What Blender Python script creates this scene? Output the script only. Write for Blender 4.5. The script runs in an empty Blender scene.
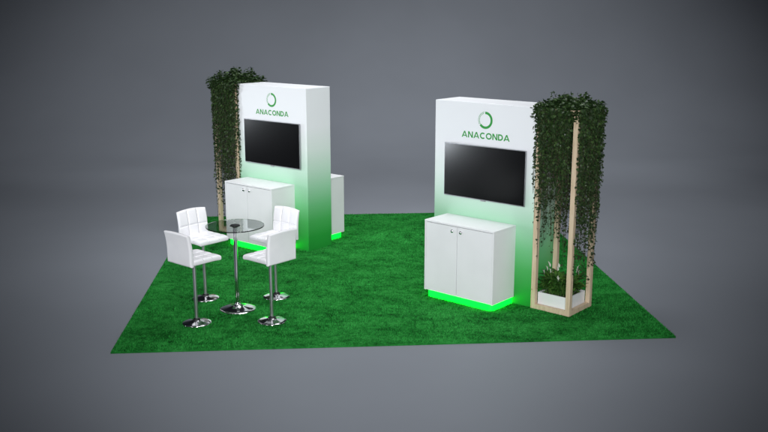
import bpy, bmesh, math, random
import numpy as np
from math import sin, cos, pi, radians, sqrt
from mathutils import Vector, Matrix
random.seed(7); rng = np.random.default_rng(11)
S = bpy.context.scene
C = S.collection

# ------------------------------------------------------------------ materials
def mat(name, col, rough=.5, metal=0., spec=.5, coat=0.):
    m = bpy.data.materials.new(name); m.use_nodes = True
    b = m.node_tree.nodes['Principled BSDF']
    b.inputs['Base Color'].default_value = (*col, 1)
    b.inputs['Roughness'].default_value = rough
    b.inputs['Metallic'].default_value = metal
    b.inputs['Specular IOR Level'].default_value = spec
    b.inputs['Coat Weight'].default_value = coat
    return m
def N(m, t, **kw):
    n = m.node_tree.nodes.new(t)
    for k, v in kw.items():
        if k in n.inputs: n.inputs[k].default_value = v
        else: setattr(n, k, v)
    return n
def L(m, a, b): m.node_tree.links.new(a, b)
def bsdf(m): return m.node_tree.nodes['Principled BSDF']
def ramp(m, stops, fac, interp='LINEAR'):
    r = N(m, 'ShaderNodeValToRGB'); cr = r.color_ramp; cr.interpolation = interp
    while len(cr.elements) > 1: cr.elements.remove(cr.elements[-1])
    cr.elements[0].position = stops[0][0]; cr.elements[0].color = (*stops[0][1], 1)
    for p, c in stops[1:]:
        e = cr.elements.new(p); e.color = (*c, 1)
    L(m, fac, r.inputs['Fac']); return r
def vary(m, scale, c0, c1, lo=.35, hi=.65, bump=0., bscale=None, coord='Object', stretch=(1, 1, 1), detail=4):
    tc = N(m, 'ShaderNodeTexCoord'); mp = N(m, 'ShaderNodeMapping'); mp.inputs['Scale'].default_value = stretch
    L(m, tc.outputs[coord], mp.inputs['Vector'])
    n = N(m, 'ShaderNodeTexNoise', Scale=scale, Detail=detail); L(m, mp.outputs[0], n.inputs['Vector'])
    r = ramp(m, [(lo, c0), (hi, c1)], n.outputs['Fac']); L(m, r.outputs[0], bsdf(m).inputs['Base Color'])
    if bump:
        n2 = N(m, 'ShaderNodeTexNoise', Scale=bscale or scale * 4, Detail=3); L(m, mp.outputs[0], n2.inputs['Vector'])
        bp = N(m, 'ShaderNodeBump', Strength=bump, Distance=.01); L(m, n2.outputs['Fac'], bp.inputs['Height'])
        L(m, bp.outputs[0], bsdf(m).inputs['Normal'])
    return m

M = {}
M['floor'] = vary(mat('grey_studio_floor', (.2, .2, .22), .6, spec=.25), .35, (.190, .206, .234), (.204, .221, .251), bump=.02, bscale=60)
M['white'] = vary(mat('white_laminate', (.8, .81, .83), .38, spec=.4), 3, (.79, .80, .82), (.82, .83, .85), bump=.015, bscale=50)
M['leather'] = vary(mat('white_leather', (.85, .85, .87), .42, spec=.45), 6, (.77, .77, .80), (.81, .81, .835), bump=.08, bscale=160)
M['groove_shade'] = mat('seam_groove_shade', (.42, .42, .45), .6)  # grey paints the groove shade along the stitched seams
M['gap_shade'] = mat('door_gap_shade', (.12, .12, .13), .7)  # dark colour stands in for the shade inside the door gaps
M['chrome'] = mat('chrome', (.82, .82, .84), .11, 1.)
M['steel'] = mat('brushed_steel', (.62, .62, .65), .36, 1.)
M['rubber'] = mat('black_rubber', (.012, .012, .014), .45)
M['silver'] = mat('silver_bezel', (.35, .35, .37), .35, .9)
M['tvback'] = mat('black_plastic', (.012, .012, .013), .5)
M['logo'] = mat('printed_green', (.012, .30, .035), .5)
M['logo_pale'] = mat('printed_pale_green', (.16, .50, .20), .5)
M['badge'] = mat('grey_badge', (.3, .3, .32), .4)
m = mat('screen_glass', (.0035, .0035, .004), .17, spec=.40); M['screen'] = m

m = mat('gradient_print', (.8, .8, .8), .45, spec=.35); M['print'] = m      # white board printed with a green fade
tc = N(m, 'ShaderNodeTexCoord'); sp = N(m, 'ShaderNodeSeparateXYZ'); L(m, tc.outputs['Object'], sp.inputs[0])
dv = N(m, 'ShaderNodeMath', operation='DIVIDE'); dv.inputs[1].default_value = 2.47; L(m, sp.outputs['Z'], dv.inputs[0])
GR = [(0, (.014, .26, .032)), (.09, (.022, .32, .045)), (.19, (.065, .41, .10)), (.29, (.16, .52, .225)), (.40, (.34, .65, .43)),
      (.51, (.54, .745, .62)), (.63, (.71, .80, .765)), (.77, (.80, .82, .85))]
r = ramp(m, GR, dv.outputs[0], 'EASE'); r.color_ramp.interpolation = 'LINEAR'; L(m, r.outputs[0], bsdf(m).inputs['Base Color'])

m = mat('green_led_plinth', (.005, .3, .03), .4); M['led'] = m
bsdf(m).inputs['Emission Color'].default_value = (.0, 1., .014, 1); bsdf(m).inputs['Emission Strength'].default_value = 5.2

M['wood'] = mat('pale_pine', (.6, .45, .3), .55, spec=.3)
m = M['wood']; tc = N(m, 'ShaderNodeTexCoord'); mp = N(m, 'ShaderNodeMapping'); mp.inputs['Scale'].default_value = (9, 9, .7)
L(m, tc.outputs['Object'], mp.inputs[0]); n = N(m, 'ShaderNodeTexNoise', Scale=6, Detail=6, Distortion=.6); L(m, mp.outputs[0], n.inputs['Vector'])
r = ramp(m, [(.3, (.53, .41, .27)), (.5, (.63, .50, .35)), (.72, (.70, .58, .43))], n.outputs['Fac']); L(m, r.outputs[0], bsdf(m).inputs['Base Color'])
bp = N(m, 'ShaderNodeBump', Strength=.1, Distance=.005); L(m, n.outputs['Fac'], bp.inputs['Height']); L(m, bp.outputs[0], bsdf(m).inputs['Normal'])

m = mat('smoked_glass', (.90, .93, .93), .02); M['glass'] = m
bsdf(m).inputs['Transmission Weight'].default_value = 1.; bsdf(m).inputs['IOR'].default_value = 1.35
M['glass_edge'] = mat('glass_edge', (.10, .13, .13), .2, spec=.6)

def leafmat(name, c0, c1, c2, rough=.5, trans=.15):
    m = mat(name, c1, rough, spec=.35); g = N(m, 'ShaderNodeNewGeometry')
    r = ramp(m, [(0, c0), (.6, c1), (1, c2)], g.outputs['Random Per Island']); L(m, r.outputs[0], bsdf(m).inputs['Base Color'])
    if trans:
        t = N(m, 'ShaderNodeBsdfTranslucent'); L(m, r.outputs[0], t.inputs['Color'])
        x = N(m, 'ShaderNodeMixShader'); x.inputs[0].default_value = trans
        L(m, bsdf(m).outputs[0], x.inputs[1]); L(m, t.outputs[0], x.inputs[2])
        L(m, x.outputs[0], m.node_tree.nodes['Material Output'].inputs['Surface'])
    return m
M['ivy'] = leafmat('ivy_leaf', (.010, .026, .008), (.025, .055, .016), (.058, .11, .03), .42)
M['stem'] = mat('vine_stem', (.035, .03, .015), .7)
M['lily'] = leafmat('lily_leaf', (.02, .075, .014), (.055, .16, .026), (.13, .27, .05), .35)
M['spathe'] = mat('lily_flower', (.58, .62, .52), .5)
M['soil'] = vary(mat('potting_soil', (.03, .02, .012), .95), 30, (.015, .01, .006), (.06, .04, .025), bump=.5)

# carpet: patchy nap in two greens
def nap(m, mul):
    g = N(m, 'ShaderNodeNewGeometry')
    mp = N(m, 'ShaderNodeMapping'); mp.inputs['Scale'].default_value = (1, 1.5, 1); L(m, g.outputs['Position'], mp.inputs[0])
    n = N(m, 'ShaderNodeTexNoise', Scale=2.3, Detail=10, Roughness=.78, Distortion=.25); L(m, mp.outputs[0], n.inputs['Vector'])
    mx = N(m, 'ShaderNodeMath', operation='MULTIPLY_ADD'); mx.inputs[1].default_value = .5; 
    sb = N(m, 'ShaderNodeMath', operation='SUBTRACT'); sb.inputs[1].default_value = .36
    L(m, g.outputs['Random Per Island'], sb.inputs[0]); L(m, sb.outputs[0], mx.inputs[0]); n2 = N(m, 'ShaderNodeTexNoise', Scale=17, Detail=4, Roughness=.7); L(m, g.outputs['Position'], n2.inputs['Vector'])
    ad = N(m, 'ShaderNodeMath', operation='MULTIPLY_ADD'); ad.inputs[1].default_value = .55
    s2 = N(m, 'ShaderNodeMath', operation='SUBTRACT'); s2.inputs[1].default_value = .5
    L(m, n2.outputs['Fac'], s2.inputs[0]); L(m, s2.outputs[0], ad.inputs[0]); L(m, n.outputs['Fac'], ad.inputs[2]); L(m, ad.outputs[0], mx.inputs[2])
    c = [(.30, (.001, .020, .003)), (.42, (.004, .080, .010)), (.50, (.010, .172, .024)), (.60, (.018, .255, .036)), (.76, (.045, .37, .070))]
    r = ramp(m, [(p, tuple(v * mul for v in k)) for p, k in c], mx.outputs[0]); L(m, r.outputs[0], bsdf(m).inputs['Base Color'])
    return m
M['turf'] = nap(mat('turf_fibre', (.02, .2, .03), .75, spec=.06), 1.)
M['turf_back'] = nap(mat('turf_backing', (.01, .1, .02), .9, spec=.1), .6)

# ------------------------------------------------------------------ mesh helpers
class MB:
    def __init__(s): s.v = []; s.f = []; s.mi = []
    def add(s, vs, fs, mi=0):
        o = len(s.v); s.v += [tuple(v) for v in vs]; s.f += [tuple(i + o for i in f) for f in fs]; s.mi += [mi] * len(fs); return s
    def box(s, x0, x1, y0, y1, z0, z1, mi=0):
        v = [(x, y, z) for z in (z0, z1) for y in (y0, y1) for x in (x0, x1)]
        return s.add(v, [(0, 2, 3, 1), (4, 5, 7, 6), (0, 1, 5, 4), (2, 6, 7, 3), (0, 4, 6, 2), (1, 3, 7, 5)], mi)
    def lathe(s, prof, n=48, cx=0, cy=0, mi=0):
        v = []; f = []
        for r, z in prof:
            for i in range(n): a = 2 * pi * i / n; v.append((cx + r * cos(a), cy + r * sin(a), z))
        for j in range(len(prof) - 1):
            for i in range(n): k = (i + 1) % n; f.append((j * n + i, j * n + k, (j + 1) * n + k, (j + 1) * n + i))
        f.append(tuple(range(n))[::-1]); f.append(tuple((len(prof) - 1) * n + i for i in range(n)))
        return s.add(v, f, mi)
    def tube(s, pts, r, n=8, mi=0, closed=False):
        pts = [Vector(p) for p in pts]; v = []; f = []; m = len(pts); up = None
        for i, p in enumerate(pts):
            if closed: d = pts[(i + 1) % m] - pts[i - 1]
            else: d = pts[min(i + 1, m - 1)] - pts[max(i - 1, 0)]
            d.normalize()
            a = d.cross(Vector((0, 0, 1)) if abs(d.z) < .9 else Vector((1, 0, 0))).normalized() if up is None else (up - d * up.dot(d)).normalized()
            up = a; b = d.cross(a); rr = r[i] if isinstance(r, (list, tuple)) else r
            for k in range(n): t = 2 * pi * k / n; v.append(p + (a * cos(t) + b * sin(t)) * rr)
        for i in range(m if closed else m - 1):
            for k in range(n):
                k2 = (k + 1) % n; i2 = (i + 1) % m; f.append((i * n + k, i * n + k2, i2 * n + k2, i2 * n + k))
        if not closed: f.append(tuple(range(n))[::-1]); f.append(tuple((m - 1) * n + k for k in range(n)))
        return s.add(v, f, mi)
    def build(s, name, mats, parent=None, smooth=False, bevel=0., seg=2):
        me = bpy.data.meshes.new(name); me.from_pydata(s.v, [], s.f)
        for m in (mats if isinstance(mats, (list, tuple)) else [mats]): me.materials.append(m)
        me.polygons.foreach_set('material_index', s.mi)
        bm = bmesh.new(); bm.from_mesh(me); bmesh.ops.recalc_face_normals(bm, faces=bm.faces)
        if bevel: bmesh.ops.bevel(bm, geom=list(bm.edges), offset=bevel, segments=seg, affect='EDGES', profile=.5)
        bm.to_mesh(me); bm.free()
        o = bpy.data.objects.new(name, me); C.objects.link(o); o.parent = parent
        if smooth:
            me.polygons.foreach_set('use_smooth', [True] * len(me.polygons))
            if smooth != 'all':
                me.set_sharp_from_angle(angle=radians(smooth if smooth is not True else 40))
        return o
def tag(o, label=None, cat=None, group=None, kind=None):
    if label: o['label'] = label
    if cat: o['category'] = cat
    if group: o['group'] = group
    if kind: o['kind'] = kind
    return o
def empty(name, loc, rz=0):
    o = bpy.data.objects.new(name, None); C.objects.link(o); o.location = loc; o.rotation_euler = (0, 0, rz); return o
def children(o): return [c for c in bpy.data.objects if c.parent == o]
def copy_tree(o, parent=None):
    ch = children(o); c = o.copy(); C.objects.link(c); c.parent = parent
    for k in ch: copy_tree(k, c)
    return c
def frame_pt(loc, rz, x, y, z=0): return (loc[0] + x * cos(rz) - y * sin(rz), loc[1] + x * sin(rz) + y * cos(rz), z)

# ------------------------------------------------------------------ floor and sweep
b = MB(); b.add([(-40, -30, 0), (45, -30, 0), (45, 12.5, 0), (-40, 12.5, 0)], [(0, 1, 2, 3)])
tag(b.build('floor', M['floor']), kind='structure')
b = MB(); R_ = 7; v = []
for i in range(33):
    a = pi / 2 * i / 32; y = 12.5 + R_ * sin(a); z = R_ * (1 - cos(a)); v += [(-40, y, z), (45, y, z)]
v += [(-40, 12.5 + R_, 24), (45, 12.5 + R_, 24)]
b.add(v, [(2 * i, 2 * i + 1, 2 * i + 3, 2 * i + 2) for i in range(33)])
tag(b.build('backdrop', M['floor'], smooth='all'), kind='structure')

# ------------------------------------------------------------------ carpet
CW, CD, CT = 6.20, 6.53, .018
b = MB().box(0, CW, 0, CD, .001, CT)
carpet = b.build('grass_carpet', M['turf_back'])
tag(carpet, 'square green artificial grass carpet lying under the whole exhibition stand', 'carpet')
def make_pile():
    n = 420000
    x = rng.uniform(.002, CW - .002, n); y = rng.uniform(.002, CD - .002, n)
    # patchy lean direction of the nap
    w = np.zeros(n); w2 = np.zeros(n)
    for k in range(14):
        fx, fy = rng.normal(0, 3.2, 2); ph = rng.uniform(0, 6.28, 2)
        w += np.sin(fx * x + fy * y + ph[0]); w2 += np.sin(fy * x - fx * y * 1.3 + ph[1])
    ang = .9 * w / 2.6 + rng.normal(0, 1.3, n); lean = .010 + .008 * np.tanh(w2 / 2) + rng.uniform(0, .008, n)
    h = rng.uniform(.009, .019, n) * (1 + .18 * np.tanh(w / 2)); wd = rng.uniform(.0016, .0030, n)
    fa = rng.uniform(0, pi, n)
    P = np.zeros((n, 3, 3), np.float32)
    P[:, 0] = np.stack([x - wd * np.cos(fa), y - wd * np.sin(fa), np.full(n, CT - .001)], 1)
    P[:, 1] = np.stack([x + wd * np.cos(fa), y + wd * np.sin(fa), np.full(n, CT - .001)], 1)
    P[:, 2] = np.stack([x + lean * np.cos(ang), y + lean * np.sin(ang), CT + h], 1)
    me = bpy.data.meshes.new('pile'); me.vertices.add(n * 3); me.vertices.foreach_set('co', P.ravel())
    me.loops.add(n * 3); me.loops.foreach_set('vertex_index', np.arange(n * 3, dtype=np.int32))
    me.polygons.add(n); me.polygons.foreach_set('loop_start', np.arange(0, n * 3, 3, dtype=np.int32))
    me.materials.append(M['turf']); me.update(); me.validate()
    o = bpy.data.objects.new('pile', me); C.objects.link(o); o.parent = carpet; o['kind'] = 'stuff'
make_pile()

Z0 = .020   # things press into the pile
# ------------------------------------------------------------------ display walls
WW, WD, WH = 1.50, .512, 2.47
A = dict(loc=(1.5501, 4.5117, Z0 - .018), rz=radians(-43.9)); B = dict(loc=(4.2861, 1.6625, Z0 - .018), rz=radians(-45.1))

def strip(b, x0, z0, x1, z1, tx, y):     # slanted bar with level ends
    b.add([(x0, y, z0), (x0 + tx, y, z0), (x1 + tx, y, z1), (x1, y, z1)], [(0, 1, 2, 3)])
def arc(b, cx, cz, rx, rz, t, a0, a1, y, n=40):
    v = []
    for i in range(n + 1):
        a = radians(a0 + (a1 - a0) * i / n); v += [(cx + rx * cos(a), y, cz + rz * sin(a)), (cx + (rx - t) * cos(a), y, cz + (rz - t) * sin(a))]
    b.add(v, [(2 * i, 2 * i + 1, 2 * i + 3, 2 * i + 2) for i in range(n)])
def lettering():
    b = MB(); H = .078; t = .0168; x = -.331; base = 2.030; y0 = -.0022; gap = .0085
    for ch in 'ANACONDA':
        if ch == 'A':
            w = .088; tx = .0172
            strip(b, x, base, x + w / 2 - tx / 2, base + H, tx, y0); strip(b, x + w - tx, base, x + w / 2 - tx / 2, base + H, tx, y0 - .0003)
            b.add([(x + .018, y0 - .0006, base + .016), (x + w - .018, y0 - .0006, base + .016), (x + w - .024, y0 - .0006, base + .028), (x + .024, y0 - .0006, base + .028)], [(0, 1, 2, 3)])
        elif ch == 'N':
            w = .074; strip(b, x, base, x, base + H, t, y0); strip(b, x + w - t, base, x + w - t, base + H, t, y0)
            strip(b, x + w - t * 1.15, base, x, base + H, t * 1.15, y0 - .0004)
        elif ch == 'C':
            w = .080; arc(b, x + .043, base + H / 2, .043, H / 2 + .001, t, 48, 312, y0)
        elif ch == 'O':
            w = .087; arc(b, x + w / 2, base + H / 2, w / 2, H / 2 + .001, t, 0, 360, y0)
        elif ch == 'D':
            w = .072; strip(b, x, base, x, base + H, t, y0); arc(b, x + w - .041, base + H / 2, .041, H / 2, t, -90, 90, y0 - .0003)
            strip(b, x + t, base, x + t, base + t, w - .041 - t, y0 - .0006); strip(b, x + t, base + H - t, x + t, base + H, w - .041 - t, y0 - .0006)
        x += w + gap
    return b
def logo():
    b = MB(); cx, cz, y = .020, 2.262, -.002
    arc(b, cx, cz, .106, .106, .030, 93, -142, y, 60)
    k = 0
    for a in np.arange(103, 212, 11.):          # short dashes in three thin rows close the ring on its left
        f = (a - 100) / 116
        for j, (r, t) in enumerate(((.106, .009), (.092, .0105))):
            off = 5 * (j % 2)
            arc(b, cx, cz, r, r, t, a + off, a + off + (5.6 + 1.6 * abs(f - .5)), y, 3)
    return b
def wall():
    root = empty('display_wall', (0, 0, 0))
    w = MB().box(-WW / 2, WW / 2, 0, WD, 0, WH).build('panel_body', M['print'], root, bevel=.004)
    logo().build('logo', M['logo'], root); lettering().build('lettering', M['logo'], root)
    return root
wa = wall(); wb = copy_tree(wa)
for w, D in ((wa, A), (wb, B)): w.location = D['loc']; w.rotation_euler.z = D['rz']
tag(wa, 'tall white to green display wall behind the bar table and stools', 'display wall', 'double sided display walls')
tag(wb, 'tall white to green display wall on the right beside the open wooden vine frame', 'display wall', 'double sided display walls')

# ------------------------------------------------------------------ televisions
def tv():
    root = empty('television', (0, 0, 0)); w, h = 1.205, .68
    MB().box(-w / 2, w / 2, -.042, -.018, 0, h).build('bezel', M['silver'], root, bevel=.002)
    MB().box(-w / 2 + .05, w / 2 - .05, -.0178, -.002, .05, h - .05).build('rear_housing', M['tvback'], root, bevel=.004)
    MB().box(-w / 2 + .007, w / 2 - .007, -.0435, -.0425, .011, h - .007).build('screen', M['screen'], root)
    MB().box(-.035, .035, -.041, -.022, -.012, -.0005).build('badge', M['badge'], root, bevel=.002)
    return root
ta = tv(); tb = copy_tree(ta)
for t, D in ((ta, A), (tb, B)):
    t.location = frame_pt(D['loc'], D['rz'], .035, 0, 1.268); t.rotation_euler.z = D['rz']
tag(ta, 'black flat screen television hung on the display wall behind the stools', 'television', 'wall mounted televisions')
tag(tb, 'black flat screen television hung on the display wall beside the wooden vine frame', 'television', 'wall mounted televisions')

# ------------------------------------------------------------------ cabinets
def cabinet():
    W, D, H, z0 = 1.04, .475, 1.0, .085
    root = empty('cabinet', (0, 0, 0)); x0, x1 = -W / 2, W / 2; T = .02
    b = MB().box(x0, x0 + T, 0, -D, z0, H - T - .001).box(x1 - T, x1, 0, -D, z0, H - T - .001)
    b.box(x0 + T + .0005, x1 - T - .0005, -.001, -D + .026, z0 + .002, H - T - .003, 1)
    b.build('carcass', [M['white'], M['gap_shade']], root)
    MB().box(x0 - .001, x1 + .001, 0.0, -D - .002, H - T, H).build('worktop', M['white'], root, bevel=.0015)
    ins = .022
    pl = MB(); pts = []; rc = .06
    for (cx, cy, a0) in ((x1 - ins - rc, -D + ins + rc, -90), (x1 - ins, 0, None), (x0 + ins, 0, None), (x0 + ins + rc, -D + ins + rc, 180)):
        if a0 is None: pts.append((cx, cy))
        else: pts += [(cx + rc * cos(radians(a0 + k * 15)), cy + rc * sin(radians(a0 + k * 15))) for k in range(7)]
    n = len(pts); pl.add([(x, y, -.006) for x, y in pts] + [(x, y, z0 - .001) for x, y in pts],
        [tuple(range(n))[::-1], tuple(range(n, 2 * n))] + [(i, (i + 1) % n, n + (i + 1) % n, n + i) for i in range(n)])
    pl.build('light_plinth', M['led'], root)
    mid = -.02; g = .0045
    for a, c_, kx in ((x0 + T + .004, mid - g, mid - .064), (mid + g, x1 - T - .004, mid + .064)):
        d = MB().box(a, c_, -D + .002, -D + .024, z0 + .004, H - T - .007).build('door', M['white'], root, bevel=.001)
        k = MB(); prof = [(.0, 0), (.010, 0), (.006, .008), (.006, .014), (.018, .018), (.0205, .024), (.016, .030), (.0, .0315)]
        n = 20; v = []; f = []
        for r_, q in prof:
            for i in range(n): t = 2 * pi * i / n; v.append((kx + max(r_, .0002) * cos(t), -D + .002 - q, .917 + max(r_, .0002) * sin(t)))
        for j in range(len(prof) - 1):
            for i in range(n): f.append((j * n + i, j * n + (i + 1) % n, (j + 1) * n + (i + 1) % n, (j + 1) * n + i))
        k.add(v, f); k.build('knob', M['chrome'], d, smooth=50)
    return root
c1 = cabinet(); c2 = copy_tree(c1); c3 = copy_tree(c1)
c1.location = frame_pt(A['loc'], A['rz'], -.045, -.001, Z0); c1.rotation_euler.z = A['rz']
c2.location = frame_pt(B['loc'], B['rz'], -.012, -.001, Z0); c2.rotation_euler.z = B['rz']
c3.location = frame_pt(A['loc'], A['rz'], .02, WD + .05, Z0); c3.rotation_euler.z = A['rz'] + pi
G = 'white storage cabinets on glowing green plinths'
tag(c1, 'white two door cabinet on a glowing green plinth behind the glass bar table', 'cabinet', G)
tag(c2, 'white two door cabinet on a glowing green plinth below the right television', 'cabinet', G)
tag(c3, 'white cabinet end showing from behind the far display wall', 'cabinet', G)

# ------------------------------------------------------------------ wooden frames
FW, FD, FH, PS = .535, .55, 2.45, .058
def wood_frame():
    root = empty('wooden_frame', (0, 0, 0)); s = PS
    for x in (0, FW - s):
        for y in (0, FD - s): MB().box(x, x + s, y, y + s, 0, FH).build('post', M['wood'], root, bevel=.002)
    for z in (.0, FH - s):
        for y in (.0, FD - s): MB().box(s + .0003, FW - s - .0003, y + .0015, y + s - .0015, z + .001, z + s - .001).build('rail', M['wood'], root, bevel=.001)
        for x in (.0, FW - s): MB().box(x + .0015, x + s - .0015, s + .0003, FD - s - .0003, z + .001, z + s - .001).build('rail', M['wood'], root, bevel=.001)
    return root
fa = wood_frame(); fb = copy_tree(fa)
fbl = frame_pt(B['loc'], B['rz'], WW / 2 + .012, -.018, Z0); fb.location = fbl; fb.rotation_euler.z = B['rz']
fal = frame_pt(A['loc'], A['rz'], -WW / 2 - .012 - FW, -.018, Z0); fa.location = fal; fa.rotation_euler.z = A['rz']
tag(fa, 'tall pale wooden frame draped in vines behind the bar stools, left of the far wall', 'plant frame', 'open wooden plant frames')
tag(fb, 'tall pale wooden frame draped in vines with a white planter in its foot', 'plant frame', 'open wooden plant frames')

# ------------------------------------------------------------------ hanging ivy
LEAF = [(0, 0), (.34, .10), (.50, .42), (.30, .62), (.12, .80), (0, 1.0), (-.12, .80), (-.30, .62), (-.50, .42), (-.34, .10)]
def leaf(b, p, d, nrm, size, fold=.18):
    d = d.normalized(); s = d.cross(nrm).normalized(); n = s.cross(d)
    v = []
    for (u, t) in LEAF:
        v.append(p + s * (u * size) + d * (t * size) + n * (abs(u) * fold * size - .18 * t * t * size))
    o = [v[0], v[5]]
    b.add([v[0], v[1], v[2], v[3], v[4], v[5]], [(0, 1, 2, 3, 4, 5)]); b.add([v[0], v[9], v[8], v[7], v[6], v[5]], [(0, 5, 4, 3, 2, 1)])
def ivy(seed, clear_corner=True, top=.11, ov=0., stretch=1.):
    rd = random.Random(seed); root = empty('hanging_ivy', (0, 0, 0)); lf = MB(); st = MB()
    def rvec(k=1.): return Vector((rd.gauss(0, k), rd.gauss(0, k), rd.gauss(0, k)))
    ctr = Vector((FW / 2, FD / 2, 0))
    def strand(x, y, z0, ln, dens):
        p = Vector((x, y, z0)); out = Vector((x, y, 0)) - ctr; out.z = 0; out.normalize()
        pts = []; n = int(ln / .03); ph = rd.random() * 6; am = rd.uniform(.004, .014)
        for i in range(n + 1):
            t = i * .03
            pts.append(Vector((x + am * sin(t * 5 + ph) + rd.gauss(0, .002), y + am * cos(t * 4 + ph * 2) + rd.gauss(0, .002), z0 - t)))
        if len(pts) < 2: return
        st.tube(pts[::2] if len(pts) > 4 else pts, .0016, 3)
        for i, q in enumerate(pts):
            fr = i / len(pts)
            k = dens * (1 if fr < .45 else 1 - .68 * (fr - .45) / .55)
            for _ in range(int(k) + (rd.random() < k % 1)):
                a = rd.uniform(0, 2 * pi); side = (Vector((cos(a), sin(a), 0)) * .9 + out * .25)
                d = side * rd.uniform(.5, 1.) + Vector((0, 0, -rd.uniform(.15, 1.0)))
                leaf(lf, q + rvec(.004), d, (side * .4 + Vector((0, 0, 1)) * .6 + rvec(.3)), rd.uniform(.026, .054) * (1 - .34 * fr))
    zt = FH + .02; s = PS
    # the four sides; each side has many strands, longer ones fewer
    for side in range(4):
        for layer, (n, lo, hi, off, dn) in enumerate(((42, 1.0, 1.74, .026, 1.0), (26, .55, 1.15, .045, 1.1), (26, .7, 1.45, -.015, .8), (14, 1.4, 1.85, .02, .75))):
            for i in range(n):
                u = (i + rd.uniform(.1, .9)) / n
                o = off + rd.gauss(0, .008)
                if side == 0: x, y = u * FW, -o
                elif side == 1: x, y = FW + o, u * FD
                elif side == 2: x, y = u * FW, FD + o
                else: x, y = -o, u * FD
                dx = min(abs(x - FW), 9) ; 
                # the outer corner post towards the viewer stays clear
                if clear_corner and abs(x - (FW - s / 2)) < .055 and y < .075: continue
                lng = 1
                if clear_corner and side == 3 and rd.random() < .55: continue   # against the display wall
                if clear_corner and side == 0 and u < .1 and rd.random() < .5: continue
                strand(x, y, zt - .03 * rd.random(), rd.uniform(lo, hi) * stretch * (1, 1.16, 1.12, 1)[side], dn)
    for i in range(40):
        strand(rd.uniform(.1, FW - .1), rd.uniform(.1, FD - .1), zt, rd.uniform(.7, 1.75), .8)
    # mound on top and fringe
    for i in range(4200):
        x = rd.uniform(-.03 - ov, FW + .04 + ov); y = rd.uniform(-.05 - ov * .3, FD + .04 + ov)
        e = min(x + .03 + ov, FW + .04 + ov - x, y + .05 + ov * .3, FD + .04 + ov - y)
        hmax = .05 + top * min(1, e / .16) * (.6 + .4 * sin(x * 19 + seed) * cos(y * 17 + seed))
        z = FH - .13 + rd.uniform(0, 1) * (hmax + .13)
        a = rd.uniform(0, 2 * pi); d = Vector((cos(a), sin(a), rd.uniform(-.5, .55)))
        leaf(lf, Vector((x, y, z)), d, Vector((rd.gauss(0, .4), rd.gauss(0, .4), 1)), rd.uniform(.03, .055))
    for i in range(9):    # short tips that stand proud of the mound
        x = rd.uniform(.0, FW); y = rd.uniform(.0, FD); p0 = Vector((x, y, FH + .08)); dd = Vector((rd.gauss(0, .5), rd.gauss(0, .5), 1)).normalized()
        pts = [p0 + dd * (k * .03) for k in range(4)]; st.tube(pts, .0015, 3)
        for q in pts[1:]: leaf(lf, q, dd + rvec(.7), rvec(.5) + Vector((0, 0, 1)), rd.uniform(.028, .045))
    st.build('stems', M['stem'], root); lf.build('foliage', M['ivy'], root)
    return root
def place_ivy(root, loc, rz, mirror=False):
    root.location = loc; root.rotation_euler.z = rz
ib = ivy(3); place_ivy(ib, fbl, B['rz'])
ia = ivy(8, False, .20, .035, 1.22)
for ch in children(ia):        # the far frame's vines are mirrored: its wall stands on its right
    me = ch.data
    for v in me.vertices: v.co.x = FW - v.co.x
    me.flip_normals()
place_ivy(ia, fal, A['rz'])
tag(ia, 'dark green ivy hanging from the wooden frame behind the bar stools', 'ivy', 'curtains of hanging ivy')
tag(ib, 'dark green ivy hanging from the wooden frame above the white planter', 'ivy', 'curtains of hanging ivy')

# ------------------------------------------------------------------ planter and peace lily
def planter():
    root = empty('planter', (0, 0, 0)); a, c_, t, h, z = .068, None, .012, .20, 0
    x0, x1, y0, y1 = PS + .012, FW - PS - .012, PS + .012, FD - PS - .012
    x0, x1, y0, y1 = PS * .72, FW - PS * .72, PS * .72, FD - PS * .72
    b = MB(); b.box(PS + .006, FW - PS - .006, PS + .004, PS + .016, 0, h + z); b.box(PS + .006, FW - PS - .006, FD - PS - .016, FD - PS - .004, 0, h)
    b.box(PS + .006, PS + .018, PS + .0165, FD - PS - .0165, 0, h - .0003); b.box(FW - PS - .018, FW - PS - .006, PS + .0165, FD - PS - .0165, 0, h - .0003)
    b.build('box', M['white'], root)
    MB().box(PS + .019, FW - PS - .019, PS + .018, FD - PS - .018, 0, h - .02).build('soil', M['soil'], root)
    return root
pb = planter(); pb.location = (fbl[0], fbl[1], Z0 + .004); pb.rotation_euler.z = B['rz']
tag(pb, 'low white rectangular planter box standing inside the wooden frame', 'planter')
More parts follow.
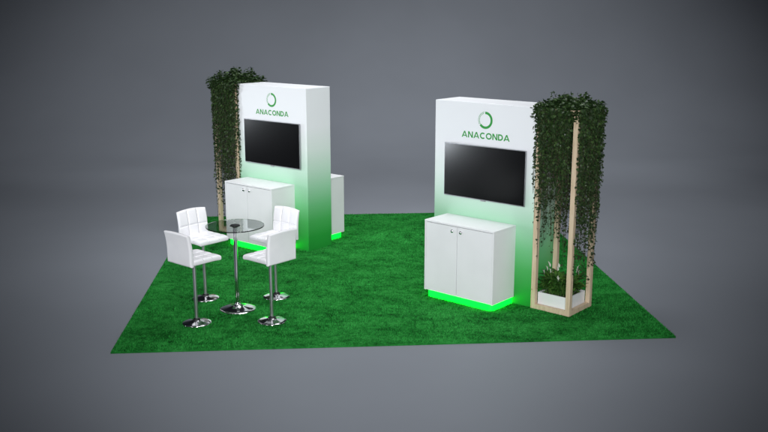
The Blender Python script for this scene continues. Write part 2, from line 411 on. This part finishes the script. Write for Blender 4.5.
def lily(seed=5):
    rd = random.Random(seed); root = empty('peace_lily', (0, 0, 0)); b = MB(); st = MB(); fl = MB()
    cx, cy, z0 = FW / 2, FD / 2, .17
    def blade(p0, a, reach, rise, ln, w):
        dirv = Vector((cos(a), sin(a), 0)); pts = []
        for i in range(5):
            t = i / 4; pts.append(p0 + dirv * reach * .45 * t * t + Vector((0, 0, rise * .75 * t)))
        st.tube(pts, .0028, 4)
        q = pts[-1]; side = Vector((-sin(a), cos(a), 0)); v = []; n = 8
        e0 = rd.uniform(.7, 1.4)
        for i in range(n + 1):
            t = i / n; ang = e0 - 1.3 * t
            wid = w * sin(pi * min(1, t ** .75 * .97 + .015)) 
            if i: q = q + (dirv * cos(ang) + Vector((0, 0, 1)) * sin(ang)) * (ln / n)
            up = Vector((0, 0, 1)) * cos(ang) - dirv * sin(ang)
            v += [q - side * wid + up * wid * .35, q, q + side * wid + up * wid * .35]
        f = []
        for i in range(n): k = 3 * i; f += [(k, k + 1, k + 4, k + 3), (k + 1, k + 2, k + 5, k + 4)]
        b.add(v, f)
    for i in range(270):
        a = rd.uniform(0, 2 * pi); r0 = rd.uniform(0, .17)
        px_, py_ = rd.uniform(-.165, .165), rd.uniform(-.165, .165)
        if i % 3: a = math.atan2(py_, px_)
        blade(Vector((cx + px_, cy + py_, z0)), a + rd.gauss(0, .5), rd.uniform(.02, .12), rd.uniform(.04, .25), rd.uniform(.10, .17), rd.uniform(.014, .025))
    for i, (a, r0, h) in enumerate(((2.4, .16, .27), (3.3, .20, .25), (4.2, .17, .27), (5.6, .18, .25), (0.2, .18, .28), (.9, .20, .27), (1.5, .12, .29), (5.0, .21, .22), (3.7, .22, .23), (2.9, .21, .28), (4.6, .10, .30), (.5, .2, .24))):
        a -= 0; base = Vector((cx + r0 * .5 * cos(a), cy + r0 * .5 * sin(a), z0)); top = Vector((cx + r0 * cos(a), cy + r0 * sin(a), z0 + h))
        st.tube([base, (base + top) / 2 + Vector((.0, .0, .01)), top], .0028, 5)
        d = Vector((rd.gauss(0, .15), rd.gauss(0, .15), 1)).normalized(); sd = Vector((cos(a + 1.5), sin(a + 1.5), 0)); bk = Vector((cos(a), sin(a), 0)); v = []
        n = 7; ln = rd.uniform(.055, .08)
        for k in range(n + 1):
            t = k / n; wv = -.0 + .015 * sin(pi * min(1, t ** .8 * .98 + .01)); q = top + d * (t * ln) + bk * (.02 * t * t)
            v += [q - sd * wv - bk * wv * .7, q, q + sd * wv - bk * wv * .7]
        f = []
        for k in range(n): o = 3 * k; f += [(o, o + 1, o + 4, o + 3), (o + 1, o + 2, o + 5, o + 4)]
        fl = MB(); fl.add(v, f); fl.tube([top + d * .002 - bk * .004, top + d * .055 - bk * .006], .004, 6); fl.build('flower', M['spathe'], root, smooth='all')
    st.build('stalks', M['lily'], root); b.build('leaves', M['lily'], root, smooth='all')
    return root
ly = lily(); ly.location = (fbl[0], fbl[1], Z0 + .01); ly.rotation_euler.z = B['rz']
tag(ly, 'leafy peace lily with upright white flowers growing in the white planter', 'plant')

# ------------------------------------------------------------------ bar stools
def pad(Lg, W, T, cols, rows, fn, r=.022, depth=.0125, nx=110, ny=100):
    """upholstered slab, stitched in squares on its upper face; fn maps (across, along, up) to space"""
    us = [(-1 + 2 * i / nx) for i in range(nx + 1)]; us = [math.copysign(1 - (1 - abs(u)) ** 1.25, u) for u in us]
    ts = [i / ny for i in range(ny + 1)]; ts = [.5 + .5 * math.copysign(1 - (1 - abs(2 * t - 1)) ** 1.25, 2 * t - 1) for t in ts]
    def rnd(e): return r - sqrt(max(0, r * r - (r - min(e, r)) ** 2)) 
    b = MB(); n = nx + 1
    for sgn in (1, -1):
        v = []
        for t in ts:
            for u in us:
                x = u * W / 2; y = t * Lg; e = min(W / 2 - abs(x), y, Lg - y); z = T / 2 - rnd(e)
                if sgn > 0:
                    g = 0
                    for c in range(1, cols): dx = x - (-W / 2 + c * W / cols); g = max(g, math.exp(-(dx / .0075) ** 2))
                    for c in range(1, rows): dy = y - c * Lg / rows; g = max(g, math.exp(-(dy / .0075) ** 2))
                    z -= g * depth * min(1, e / .02); cw, rl = W / cols, Lg / rows
                    z += .006 * abs(sin(pi * (x + W / 2) / cw)) ** .6 * abs(sin(pi * y / rl)) ** .6
                v.append(fn(x, y, sgn * z))
        f = [(j * n + i, j * n + i + 1, (j + 1) * n + i + 1, (j + 1) * n + i) for j in range(ny) for i in range(nx)]
        b.add(v, f)
        if sgn > 0:
            for j in range(ny):
                for i in range(nx):
                    xm = (us[i] + us[i + 1]) * W / 4; ym = (ts[j] + ts[j + 1]) * Lg / 2
                    if any(abs(xm + W / 2 - c * W / cols) < .0026 for c in range(1, cols)) or any(abs(ym - c * Lg / rows) < .0024 for c in range(1, rows)):
                        b.mi[j * nx + i] = 1
    K = n * (ny + 1); rim = [i for i in range(n)] + [j * n + nx for j in range(1, ny + 1)] + [ny * n + i for i in range(nx - 1, -1, -1)] + [j * n for j in range(ny - 1, 0, -1)]
    m = len(rim); b.f += [(rim[i], rim[(i + 1) % m], rim[(i + 1) % m] + K, rim[i] + K) for i in range(m)]; b.mi += [0] * m
    return b
def stool():
    """faces +x; its gas column stands on the origin"""
    root = empty('bar_stool', (0, 0, 0)); W = .435
    def seat_fn(x, y, z):                    # y runs from the back edge to the front
        return (-.160 + y, x, .788 + z - .020 * max(0, (y - .28) / .1) ** 2 * .35 + .0 * y)
    pad(.385, W, .062, 3, 3, seat_fn).build('seat', [M['leather'], M['groove_shade']], root, smooth='all')
    def back_fn(x, y, z):                    # y runs up
        t = y / .385; lean = -.018 * t - .045 * max(0, t - .35) ** 2 * 1.6; bow = .030 * (x / W * 2) ** 2 * (.25 + .75 * t) * .5
        return (-.188 + lean + bow + z * (1 - .22 * t), x, .749 + y - .016 * (x / W * 2) ** 2 * t)
    pad(.385, W, .056, 3, 2, back_fn).build('backrest', [M['leather'], M['groove_shade']], root, smooth='all')
    MB().box(-.10, .10, -.09, .09, .737, .755).build('seat_plate', M['rubber'], root, bevel=.004)
    MB().lathe([(.0205, .05), (.0205, .40), (.0205, .737)], 28).build('column', M['steel'], root, smooth=40)
    MB().lathe([(.16, .0), (.168, .003), (.169, .009), (.164, .014), (.14, .019), (.10, .026), (.06, .035), (.036, .043), (.034, .046)], 64).build('base', M['chrome'], root, smooth=60)
    MB().lathe([(.043, .0405), (.042, .052), (.034, .060), (.0215, .064)], 28).build('gasket', M['rubber'], root, smooth=40)
    return root
s0 = stool(); G = 'white bar stools round the glass table'
tc_ = (1.241, 1.335)
spots = [((.804, .858), 45, 'white quilted bar stool nearest the carpet corner, outer back towards the viewer'),
         ((.800, 1.790), -45, 'white quilted bar stool at far left of the table, backrest squares facing us'),
         ((1.690, 1.785), -135, 'white quilted bar stool tucked in between the table and the cabinet'),
         ((1.675, .856), 135, 'white quilted bar stool in front right of the table, plain back hiding another stool')]
for i, ((x, y), a, lab) in enumerate(spots):
    s = s0 if i == 0 else copy_tree(s0)
    s.location = (x, y, Z0); s.rotation_euler.z = radians(a); tag(s, lab, 'bar stool', G)

# ------------------------------------------------------------------ bar table
t = empty('bar_table', (*tc_, Z0))
MB().lathe([(.205, 0), (.217, .003), (.219, .009), (.213, .014), (.17, .020), (.12, .029), (.075, .042), (.045, .058), (.036, .075), (.034, .09)], 72).build('base', M['chrome'], t, smooth=60)
MB().lathe([(.0265, .09), (.0265, 1.035)], 32).build('column', M['chrome'], t, smooth=40)
MB().lathe([(.0275, 1.018), (.05, 1.032), (.062, 1.035), (.062, 1.0385)], 32).build('top_bracket', M['rubber'], t, smooth=40)
MB().lathe([(.346, 1.0390), (.349, 1.041), (.349, 1.049), (.346, 1.051)], 96).build('tabletop', M['glass'], t, smooth=30)
MB().lathe([(.058, 1.0515), (.058, 1.0545), (.055, 1.056)], 32).build('cap', M['rubber'], t, smooth=40)
tag(t, 'round smoked glass bar table on a chrome column between the four stools', 'bar table')

# ------------------------------------------------------------------ light
def area(name, loc, target, size, power, col=(1, 1, 1), sy=None, spread=None):
    l = bpy.data.lights.new(name, 'AREA'); l.energy = power; l.size = size; l.color = col
    if sy: l.shape = 'RECTANGLE'; l.size_y = sy
    if spread: l.spread = radians(spread)
    o = bpy.data.objects.new(name, l); C.objects.link(o); o.location = loc
    o.rotation_euler = (Vector(target) - Vector(loc)).to_track_quat('-Z', 'Y').to_euler(); return o
def spot(name, loc, target, power, ang, blend, r=.5, col=(1, 1, 1)):
    l = bpy.data.lights.new(name, 'SPOT'); l.energy = power; l.spot_size = radians(ang); l.spot_blend = blend; l.shadow_soft_size = r; l.color = col
    o = bpy.data.objects.new(name, l); C.objects.link(o); o.location = loc
    o.rotation_euler = (Vector(target) - Vector(loc)).to_track_quat('-Z', 'Y').to_euler(); return o
W_ = (.975, .985, 1)
area('key_softbox', (-3.6, -4.5, 6.5), (2.9, 2.9, .9), 2.6, 15, W_, spread=75)
area('key_softbox', (-2.2, -1.5, 6.0), (1.3, 5.0, 1.1), 2.0, 15, W_, spread=55)  # unseen second key, added to brighten the left wall
area('added_fill', (9.5, -2.5, 5.5), (2.8, 3.2, .9), 2.6, 10, W_, spread=55)  # unseen fill, added to brighten the right-facing sides
spot('key_spot', (-2.5, -4.5, 6.0), (1.3, 4.8, 1.2), 1250, 34, 1, .8, W_)
area('top_softbox', (3.4, 3.2, 9), (3.4, 3.4, 0), 3.6, 130, W_, spread=80)
spot('top_spot', (3.0, 0, 13), (3.0, .3, 0), 752, 42, 1, .8, W_)  # unseen spot, added for a pool of light on the floor
spot('vignette_spot', (2.25, -9.3, 4.1), (3.4, 6.2, .0), 4250, 54, 1, 1, W_)  # unseen lamp by the camera, added so the picture corners darken
area('added_back_light', (3.6, 8.5, 10.5), (3.8, 12, 0), 9, 315, W_, sy=1, spread=110)  # unseen lamp, added to brighten the floor at the back
spot('floor_spot', (-.5, 5, 13), (-.5, 6, 0), 875, 50, 1, 1, W_)  # unseen pair of spots, added to shape the floor's falloff
spot('floor_spot', (7.5, 5, 13), (7.9, 6.5, 0), 1223, 50, 1, 1, W_)
spot('backdrop_spot', (-1.5, 4, 11), (-1.2, 15.5, 2.), 2439, 62, 1, 1, W_)  # unseen pair, added to lift the sides of the backdrop
spot('backdrop_spot', (8.5, 4, 11), (9.2, 15.5, 2.), 3466, 62, 1, 1, W_)
area('screen_glare_light', (-4.9, 1.25, 1.15), (3.9, 2.0, 1.9), 1.1, 6.2, (.86, .93, 1), spread=36)  # unseen lamp, added to put a glare on the right screen
area('screen_glare_light', (-6.8, 6.15, 1.6), (1.2, 4.8, 1.9), 1.1, 8.5, (.86, .93, 1), spread=36)  # likewise added, for the glare on the left screen

w = bpy.data.worlds.new('World'); S.world = w; w.use_nodes = True
w.node_tree.nodes['Background'].inputs['Color'].default_value = (.80, .86, 1, 1)
w.node_tree.nodes['Background'].inputs['Strength'].default_value = .042

# ------------------------------------------------------------------ camera
cam = bpy.data.cameras.new('camera'); co = bpy.data.objects.new('camera', cam); C.objects.link(co)
cam.sensor_width = 36; cam.lens = 898.49 / 768 * 36; cam.clip_end = 300; cam.clip_start = .1
co.location = (2.2177, -9.2252, 3.5498)
yaw, pit, roll = radians(4.393), radians(-12.746), radians(-.10)
fw = Vector((sin(yaw) * cos(pit), cos(yaw) * cos(pit), sin(pit)))
q = fw.to_track_quat('-Z', 'Y'); co.rotation_euler = q.to_euler(); S.camera = co
S.view_settings.view_transform = 'Standard'; S.view_settings.look = 'None'; S.view_settings.gamma = 1; S.view_settings.exposure = 0
S.render.engine = 'CYCLES'; S.cycles.max_bounces = 10; S.cycles.transparent_max_bounces = 12
